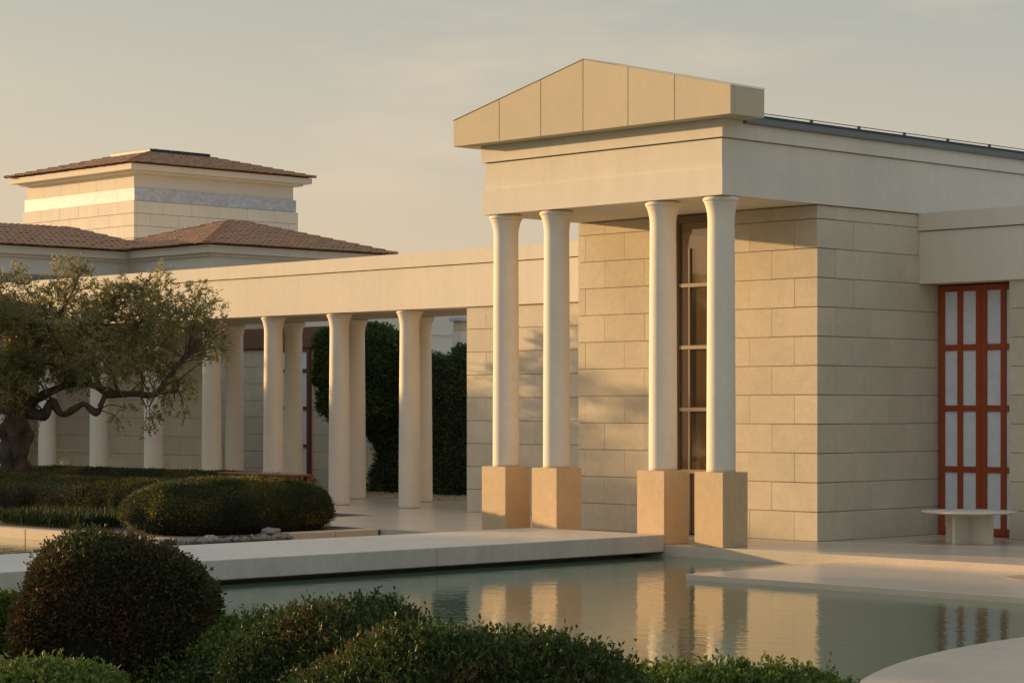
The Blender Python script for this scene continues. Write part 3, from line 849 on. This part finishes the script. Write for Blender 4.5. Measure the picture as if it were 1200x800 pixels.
# ---------------------------------------------------------------- foliage
def leaves_mesh(name, P, Dv, L, W, mat, fold=.25, extra=None):
    """P points, Dv unit directions; diamond leaves folded along the midrib"""
    n = len(P)
    rnd = rng.normal(size=(n, 3)); side = np.cross(Dv, rnd); side /= (np.linalg.norm(side, axis=1, keepdims=True) + 1e-9)
    nor = np.cross(side, Dv)
    L = L * rng.uniform(.65, 1.25, (n, 1)); W = W * rng.uniform(.7, 1.2, (n, 1))
    a = P; b = P + Dv * L * .5 + side * W * .5 + nor * W * fold; c = P + Dv * L; d = P + Dv * L * .5 - side * W * .5 + nor * W * fold
    V = np.stack([a, b, c, d], 1).reshape(-1, 3)
    idx = (np.arange(n) * 4)[:, None]
    T = np.concatenate([idx + [0, 1, 2], idx + [0, 2, 3]], 1).reshape(-1)
    me = bpy.data.meshes.new(name)
    nv = len(V); nt = 2 * n
    ev, ef = (np.zeros((0, 3)), np.zeros((0, 3), int)) if extra is None else extra
    allV = np.concatenate([V, ev]); allT = np.concatenate([T, (ef + nv).reshape(-1)])
    nt2 = len(allT) // 3
    me.vertices.add(len(allV)); me.vertices.foreach_set('co', allV.astype(np.float32).reshape(-1))
    me.loops.add(len(allT)); me.loops.foreach_set('vertex_index', allT.astype(np.int32))
    me.polygons.add(nt2); me.polygons.foreach_set('loop_start', np.arange(0, nt2 * 3, 3, dtype=np.int32))
    me.materials.append(mat)
    if extra is not None:
        me.materials.append(M['core'])
        mi = np.zeros(nt2, np.int32); mi[nt:] = 1; me.polygons.foreach_set('material_index', mi)
    me.update(calc_edges=True); me.validate()
    return me
from mathutils import noise as mnoise
def shrub(name, label, cat, cx, cy, z0, sx, sy, h, n, leaf, mat, power=3.0, bump=.06, fsc=2.0, rz=0, group=None, spread=.9, shag=.03, aspect=.5, sprigs=0):
    """clipped shrub: a rounded box or dome of leaves round a dark core. sx, sy half widths"""
    ico = bmesh.new(); bmesh.ops.create_icosphere(ico, subdivisions=5, radius=1)
    U = np.array([v.co[:] for v in ico.verts]); Fi = np.array([[v.index for v in f.verts] for f in ico.faces]); ico.free()
    sd = random.random() * 100; sink = .22 * h; h = h + sink
    def shape(U):
        p = power
        r = (np.abs(U[:, 0]) ** p + np.abs(U[:, 1]) ** p + np.abs(U[:, 2]) ** p) ** (-1 / p)
        return r
    def disp(Q):
        return np.array([mnoise.noise(Vector((q_[0] * fsc + sd, q_[1] * fsc, q_[2] * fsc))) for q_ in Q])
    r = shape(U)
    S = U * r[:, None]
    Q = S * np.array([sx, sy, h / 2]); dv = disp(Q)
    Q = Q * (1 + (bump * dv / np.array([min(sx, sy, h / 2)]))[:, None])
    # sample triangles
    A, B, C = Q[Fi[:, 0]], Q[Fi[:, 1]], Q[Fi[:, 2]]
    nr = np.cross(B - A, C - A); ar = np.linalg.norm(nr, axis=1); nr /= ar[:, None] + 1e-12
    w = ar * np.where(nr[:, 2] < -.3, .1, 1)
    t = rng.choice(len(Fi), n, p=w / w.sum())
    r1 = np.sqrt(rng.random(n))[:, None]; r2 = rng.random(n)[:, None]
    P = A[t] * (1 - r1) + B[t] * r1 * (1 - r2) + C[t] * r1 * r2
    N = nr[t]
    dep = rng.exponential(1.0, n)[:, None] * leaf * .9
    P = P - N * np.minimum(dep, .12) + N * rng.normal(0, shag, (n, 1)) * rng.random((n, 1))
    Dv = N * .8 + rng.normal(size=(n, 3)) * spread * .75 + np.array([0, 0, .25]); Dv /= np.linalg.norm(Dv, axis=1, keepdims=True)
    if sprigs:   # young shoots standing out of the clipped face
        w2 = ar * np.where(nr[:, 2] < .0, 0, 1 + nr[:, 2]); ts = rng.choice(len(Fi), sprigs, p=w2 / w2.sum())
        S0 = A[ts]; sdv = nr[ts] * .5 + rng.normal(size=(sprigs, 3)) * .25 + np.array([0, 0, .8]); sdv /= np.linalg.norm(sdv, axis=1, keepdims=True)
        ln = rng.uniform(.02, .10, (sprigs, 1)) * rng.random((sprigs, 1)) ** .5
        for k_ in range(9):
            P = np.concatenate([P, S0 + sdv * ln * (k_ / 8)])
            q_ = sdv * .5 + rng.normal(size=(sprigs, 3)) * .55; q_ /= np.linalg.norm(q_, axis=1, keepdims=True)
            Dv = np.concatenate([Dv, q_])
    off = np.array([0, 0, h / 2 - sink])
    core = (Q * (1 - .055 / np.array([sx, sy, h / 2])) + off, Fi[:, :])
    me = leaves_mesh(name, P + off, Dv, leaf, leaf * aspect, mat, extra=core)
    root = empty(name, (cx, cy, z0), rz, label=label, cat=cat, group=group)
    f_ = bpy.data.objects.new('foliage', me); link(f_, root); f_['kind'] = 'stuff'
    st = MB(); st.prism([(.05 * math.cos(a), .05 * math.sin(a)) for a in np.linspace(0, 6.28, 7)[:-1]], -.02, h * .4)
    s_ = bpy.data.objects.new('stem', mesh_from('stem', st.v, st.f, M['bark'])); link(s_, root)
    return root

# clipped hedges on the island
G_ = 'clipped hedges on the island'
shrub('clipped_hedge', 'large rounded clipped hedge nearest the footbridge at the island corner', 'hedge', -29.05, 21.95, -.03, 1.16, 1.86, .83, 60000, .034, M['leaf_hedge'], power=2.35, bump=.05, group=G_, shag=.03)
shrub('clipped_hedge', 'broad low clipped hedge below the olive tree at the left edge', 'hedge', -37.6, 23.0, -.03, 4.6, .95, .72, 60000, .035, M['leaf_hedge'], power=4.5, bump=.05, group=G_, shag=.015)
shrub('clipped_hedge', 'middle clipped hedge mound just behind the large rounded hedge', 'hedge', -33.3, 23.2, -.03, 1.5, 1.0, .71, 40000, .033, M['leaf_hedge'], power=3.2, bump=.05, group=G_, shag=.015)
shrub('clipped_hedge', 'long straight clipped hedge in front of the colonnade columns', 'hedge', -37.0, 25.75, -.03, 5.45, .55, .75, 50000, .037, M['leaf_hedge'], power=5, bump=.04, group=G_, shag=.015)
# grass by the hedges
def grass(name, n, xr, yr, z, h, label):
    P = np.stack([rng.uniform(*xr, n), rng.uniform(*yr, n), np.full(n, z)], 1)
    Dv = np.stack([rng.normal(0, .3, n), rng.normal(0, .3, n), np.ones(n)], 1); Dv /= np.linalg.norm(Dv, axis=1, keepdims=True)
    me = leaves_mesh(name, P, Dv, h, .012, M['grass']); o = place(name, me); tag(o, label, 'grass', kind='stuff')
grass('grass', 6000, (-33.6, -30.9), (20.4, 21.9), -.02, .27, 'tufts of long green grass before the low hedge')
# court planting
shrub('tall_court_hedge', 'tall dark clipped hedge standing in the court behind the columns', 'hedge', -37.0, 34.5, -.02, 2.95, .55, 3.08, 50000, .09, M['leaf_dark'], power=8, bump=.10, shag=.03, aspect=.4)
# topiary tree
tt = shrub('topiary_tree', 'square clipped evergreen tree rising in the court behind the columns', 'tree', -39.5, 33.45, 1.88, .80, .80, 1.86, 26000, .11, M['leaf_dark'], power=4.2, bump=.12, shag=.04, aspect=.4)
mm = MB(); mm.prism([(-39.5 + .11 * math.cos(a), 33.45 + .11 * math.sin(a)) for a in np.linspace(0, math.tau, 13)[:-1]], 0, 1.6)
mm.build('trunk', M['bark'], tt)

# foreground shrubs on the near bank
def at(u, d): return cam_xy((u - 600) / F_PX * d, d)
FG = 'shrubs on the near bank'
def fshrub(u, d, top_v, w_px, label, n, leaf, mat, power=2.6, dep=.9, **kw):
    x, y = at(u, d); ztop_ = EYE - (top_v - 478) * d / F_PX; hw = w_px / 2 * d / F_PX
    h = ztop_ + .03
    return shrub('garden_shrub', label, 'shrub', x, y, -.03, hw, hw * dep, h, n, leaf, mat, power=power, rz=YAW, group=FG, sprigs=500, **kw)
fshrub(141, 14.0, 636, 220, 'tall rounded reddish brown shrub nearest the left corner of the pool', 56000, .030, M['leaf_red'], power=4.0, bump=.08, fsc=2.5, shag=.03)
fshrub(-30, 14.6, 694, 150, 'bright green low shrub cut by the left edge', 16000, .034, M['leaf_bright'], power=2.6, bump=.06, shag=.04)
fshrub(60, 12.2, 786, 230, 'yellow green low shrub along the bottom left corner', 14000, .036, M['leaf_bright'], power=2.4, bump=.06, shag=.04)
fshrub(300, 13.9, 730, 270, 'low light green shrub between the tall shrub and the mound', 14000, .034, M['leaf_bright'], power=2.4, bump=.08, shag=.04)
fshrub(405, 12.8, 714, 285, 'domed green shrub mound left of the bottom centre', 34000, .031, M['leaf_near'], power=2.2, bump=.09, shag=.04)
fshrub(560, 10.2, 741, 460, 'broad near shrub with bronze tipped leaves at bottom centre', 46000, .031, M['leaf_near'], power=2.3, bump=.08, fsc=3, dep=.6, shag=.045)
fshrub(850, 11.2, 786, 340, 'very low bright shrub along the bottom right of centre', 18000, .034, M['leaf_bright'], power=3, bump=.04, dep=.5, shag=.04)

# ---------------------------------------------------------------- olive trees
def tube(pts, radii, seg=10, seed=0, rough=.12):
    V, Fc = [], []
    k = len(pts)
    for i in range(k):
        p = Vector(pts[i]); d = (Vector(pts[min(i + 1, k - 1)]) - Vector(pts[max(i - 1, 0)])).normalized()
        up = Vector((0, 0, 1)) if abs(d.z) < .9 else Vector((1, 0, 0))
        s = d.cross(up).normalized(); t = s.cross(d)
        for j in range(seg):
            a = j * math.tau / seg
            r = radii[i] * (1 + rough * mnoise.noise(Vector((p.x * 3 + math.cos(a) * 1.6 + seed, p.y * 3 + math.sin(a) * 1.6, p.z * 3))) * 2)
            V.append(tuple(p + s * (r * math.cos(a)) + t * (r * math.sin(a))))
    for i in range(k - 1):
        for j in range(seg):
            a = i * seg + j; b = i * seg + (j + 1) % seg
            Fc.append((a, b, b + seg, a + seg))
    Fc.append(tuple(reversed(range(seg)))); Fc.append(tuple((k - 1) * seg + j for j in range(seg)))
    return V, Fc
def smooth_path(pts, rad, n=5):
    P, Rr = [], []
    pts = [Vector(p) for p in pts]
    for i in range(len(pts) - 1):
        p0 = pts[max(i - 1, 0)]; p1 = pts[i]; p2 = pts[i + 1]; p3 = pts[min(i + 2, len(pts) - 1)]
        for k in range(n):
            t = k / n
            P.append(.5 * ((2 * p1) + (p2 - p0) * t + (2 * p0 - 5 * p1 + 4 * p2 - p3) * t * t + (3 * p1 - p0 - 3 * p2 + p3) * t ** 3))
            Rr.append(rad[i] * (1 - t) + rad[i + 1] * t)
    P.append(pts[-1]); Rr.append(rad[-1])
    return P, Rr
def twig_leaves(centres, radii, twigs, up=.45, L=.062, W=.016, droop=None):
    """sprays of narrow leaves round each centre; returns leaf points, directions and the twig lines"""
    Ps, Ds, lines = [], [], []
    for ci, (c, r) in enumerate(zip(centres, radii)):
        nt = max(3, int(twigs * (r / .35) ** 2))
        u_ = up if droop is None else (up if not droop[ci] else -.5)
        o = rng.normal(size=(nt, 3)); o /= np.linalg.norm(o, axis=1, keepdims=True)
        start = np.array(c) + o * (rng.random((nt, 1)) ** .45) * r * np.array([1, 1, .8])
        dirs = o * .6 + rng.normal(size=(nt, 3)) * .4 + np.array([0, 0, u_]); dirs /= np.linalg.norm(dirs, axis=1, keepdims=True)
        ln = rng.uniform(.14, .34, (nt, 1)) * (1 if r > .2 else .8)
        for k in range(13):
            t = (k + .5) / 13
            curve = np.array([0, 0, -.06 * t * t])
            base = start + dirs * ln * t + curve
            sd = rng.normal(size=(nt, 3)); ld = dirs * .65 + sd * .5; ld /= np.linalg.norm(ld, axis=1, keepdims=True)
            Ps.append(base); Ds.append(ld)
        lines.append(np.concatenate([start, start + dirs * ln], 1))
    return np.concatenate(Ps), np.concatenate(Ds), np.concatenate(lines)
def wires(lines, w=.004):
    n = len(lines); a = lines[:, :3]; b = lines[:, 3:]
    d = b - a; rnd = rng.normal(size=(n, 3)); s = np.cross(d, rnd); s /= np.linalg.norm(s, axis=1, keepdims=True) + 1e-9
    V = np.stack([a - s * w, a + s * w, b], 1).reshape(-1, 3); Fc = np.arange(n * 3).reshape(-1, 3)
    return V, Fc
def olive(name, label, limbs, centres, radii, base, twigs=60, droop=None, group=None, L=.062, W=.016):
    root = empty(name, base, 0, label=label, cat='tree', group=group)
    V, Fc = [], []
    (tp, tr) = limbs[0]
    P, Rr = smooth_path(tp, tr, 12); v, f = tube(P, Rr, 26, 1, .6)
    me = mesh_from('trunk', [tuple(Vector(p) - Vector(base)) for p in v], f, M['bark'], True)
    place('trunk', me, root, base)
    for (lp_, lr) in limbs[1:]:
        P, Rr = smooth_path(lp_, lr, 5); v, f = tube(P, Rr, 9, 2, .42)
        n0 = len(V); V += [tuple(Vector(p) - Vector(base)) for p in v]; Fc += [tuple(n0 + i for i in q_) for q_ in f]
    # fine branches feeding each leaf clump from the nearest limb point
    nodes = [Vector(p) for (lp_, lr) in limbs for p in smooth_path(lp_, lr, 4)[0]]
    for c, r in zip(centres, radii):
        c = Vector(c); nn = min(nodes, key=lambda p: (p - c).length + (0.5 if p.z > c.z else 0) + random.uniform(0, .7))
        mid = (nn + c) / 2 + Vector((random.uniform(-.12, .12), random.uniform(-.12, .12), random.uniform(-.02, .12)))
        ln = (c - nn).length
        v, f = tube(smooth_path([nn, mid, c], [.010 + .010 * ln, .010, .004], 4)[0], smooth_path([nn, mid, c], [.010 + .010 * ln, .010, .004], 4)[1], 5, 3, .1)
        n0 = len(V); V += [tuple(Vector(p) - Vector(base)) for p in v]; Fc += [tuple(n0 + i for i in q_) for q_ in f]
    me = mesh_from('branches', V, Fc, M['bark'], True); o = place('branches', me, root, base); o['kind'] = 'stuff'
    P, Dv, lines = twig_leaves(centres, radii, twigs, droop=droop)
    b_ = np.array(base)
    me = leaves_mesh('crown', P - b_, Dv, L, W, M['leaf_olive'], extra=None)
    o = place('crown', me, root, base); o['kind'] = 'stuff'
    return root
D0 = 44.0
def pw(u, v, dd=0): return tuple(ray(u, v, D0 + dd))
tb = ray(15, 568, D0); base = (tb.x, tb.y, -.03)
limbs = [
    ([(base[0], base[1], -.05), pw(16, 545), pw(18, 512), pw(20, 482), pw(12, 462, .1)], [.34, .27, .22, .24, .13]),
    ([pw(20, 484), pw(34, 476), pw(48, 464, -.1), pw(76, 452, -.2), pw(96, 449, -.25), pw(112, 453, -.3), pw(128, 461, -.3), pw(150, 462, -.35), pw(176, 463, -.4), pw(188, 456, -.4), pw(201, 436, -.45), pw(221, 416, -.5)], [.13, .10, .08, .065, .06, .065, .10, .065, .05, .05, .04, .025]),
    ([pw(30, 482), pw(50, 487, -.2), pw(60, 470, -.3), pw(72, 484, -.3), pw(88, 480, -.35), pw(99, 473, -.35), pw(112, 484, -.35), pw(120, 470, -.35), pw(125, 459, -.33)], [.10, .10, .085, .06, .055, .05, .07, .045, .03]),
    ([pw(180, 461, -.4), pw(206, 458, -.5), pw(208, 444, -.5)], [.035, .03, .015]),
    ([pw(118, 456, -.3), pw(108, 420, -.1), pw(112, 385, .1), pw(125, 352, .2)], [.05, .035, .025, .012]),
    ([pw(140, 461, -.35), pw(134, 440, -.5), pw(150, 410, -.6), pw(160, 380, -.6)], [.05, .035, .02, .012]),
    ([pw(18, 480), pw(30, 440, .3), pw(28, 400, .5), pw(10, 372, .6), pw(-5, 360, .7)], [.14, .09, .06, .04, .02]),
    ([pw(24, 430, .3), pw(50, 395, .1), pw(75, 360, 0), pw(90, 330, .1)], [.07, .045, .03, .012]),
    ([pw(16, 480), pw(-20, 460, .2), pw(-60, 440, .2), pw(-110, 425, .3)], [.15, .10, .07, .04]),
    ([pw(76, 452, -.2), pw(78, 420, -.5), pw(60, 390, -.8)], [.05, .03, .015]),
]
cl = []
def add(n, ur, vr, rr, dr=(-1.1, 1.1), dp=False):
    for _ in range(n):
        cl.append((pw(random.uniform(*ur), random.uniform(*vr), random.uniform(*dr)), random.uniform(*rr), dp))
random.seed(21)
add(46, (-5, 215), (362, 440), (.24, .40), (-1.3, 1.3))      # dense body
add(30, (-10, 245), (342, 385), (.18, .32), (-1.2, 1.2))
for (u, v, r) in ((12, 322, .24), (30, 335, .2), (4, 340, .25), (62, 325, .18), (82, 316, .26), (95, 322, .24), (100, 338, .22), (76, 342, .22), (140, 336, .17), (152, 345, .2), (168, 336, .18), (185, 322, .17), (190, 340, .2), (176, 352, .2), (205, 352, .16), (232, 336, .15), (240, 350, .17), (228, 358, .17), (252, 360, .12), (258, 378, .12), (250, 395, .15), (238, 380, .18), (120, 350, .18), (48, 345, .15)):
    cl.append((pw(u, v, random.uniform(-.7, .7)), r, False))
add(14, (225, 262), (385, 425), (.10, .19), (-.8, .6))
add(10, (165, 230), (430, 470), (.10, .16), (-.9, .3), True)
for (u, v, r) in ((178, 482, .13), (170, 495, .11), (182, 500, .08), (150, 478, .12), (135, 486, .12), (190, 484, .12), (215, 478, .10), (46, 500, .08), (205, 470, .1)):
    cl.append((pw(u, v, random.uniform(-.7, .1)), r, True))
add(14, (-60, 28), (430, 475), (.2, .32), (-1.2, .8))
add(30, (-170, 0), (330, 450), (.26, .42), (-1.4, 1.4))
add(12, (25, 120), (425, 448), (.14, .22), (-1.2, -.2))
olive('olive_tree', 'gnarled old olive tree with spreading crown at the left edge', limbs, [c[0] for c in cl], [c[1] for c in cl], base, 60, [c[2] for c in cl], group=None, L=.085, W=.026)

# unseen olive trees added outside the frame to keep low sun off the garden
def shade_tree(x, y, h, cr, seed, label):
    random.seed(seed)
    b = (x, y, -.1)
    lim = [([(x, y, -.1), (x + .1, y, h * .2), (x - .05, y + .1, h * .38)], [.3, .22, .2])]
    top = (x - .05, y + .1, h * .38)
    for k in range(6):
        a = k * math.tau / 6 + random.random()
        lim.append(([top, (x + math.cos(a) * cr * .4, y + math.sin(a) * cr * .4, h * .55), (x + math.cos(a) * cr * .75, y + math.sin(a) * cr * .75, h * .75)], [.12, .07, .03]))
    cs, rs = [], []
    for _ in range(95):
        a = random.random() * math.tau; rr = cr * math.sqrt(random.random()) * .95
        t = random.random(); zz = h * (.22 + .72 * t * math.sqrt(max(0, 1 - (rr / cr) ** 2 * .6)))
        cs.append((x + rr * math.cos(a), y + rr * math.sin(a), zz)); rs.append(random.uniform(.35, .6))
    return olive('shade_olive_tree', label, lim, cs, rs, b, 40, group='olive trees added out of view for shade', L=.11, W=.035)
SHADE_TREES = [(-52, 2, 0, 1.25), (-54, 6.2, 0, 1.25), (-53, 8.2, 0, 1.12), (-47, 4.5, 0, 1.1), (-46, -1, 0, 1.2), (-44, -6, 0, 1.2), (-53, 24.8, .2, 1), (-54, 21.0, .4, 1.0),
         (-46.5, 8.0, 0, 1.1), (-49, -2, 0, 1.1), (-57.5, 23.6, 0, 1.0), (-56, 18.0, .7, 1.1), (-51, 28.2, 0, 1.0), (-50, 23.4, -.3, .8), (-60, 6.8, 0, 1.25), (-60, 3, 0, 1.3)]
proto = shade_tree(0, 0, 4.9, 2.6, 5, 'bushy olive tree added out of view to shade the garden')
def copy_tree(o, parent=None):
    c = o.copy(); col.objects.link(c); c.parent = parent
    for ch in list(o.children): copy_tree(ch, c)
    return c
for i, (x, y, dz, sc_) in enumerate(SHADE_TREES):
    t = proto if i == 0 else copy_tree(proto)
    t.location = (x, y, -.1 + dz * 0); t.scale = (sc_, sc_, sc_ * (1 + dz * .18)); t.rotation_euler = (0, 0, i * 1.9)
print('objects', len(bpy.data.objects), 'tris', sum(len(o.data.loop_triangles) if o.type == 'MESH' else 0 for o in bpy.data.objects))
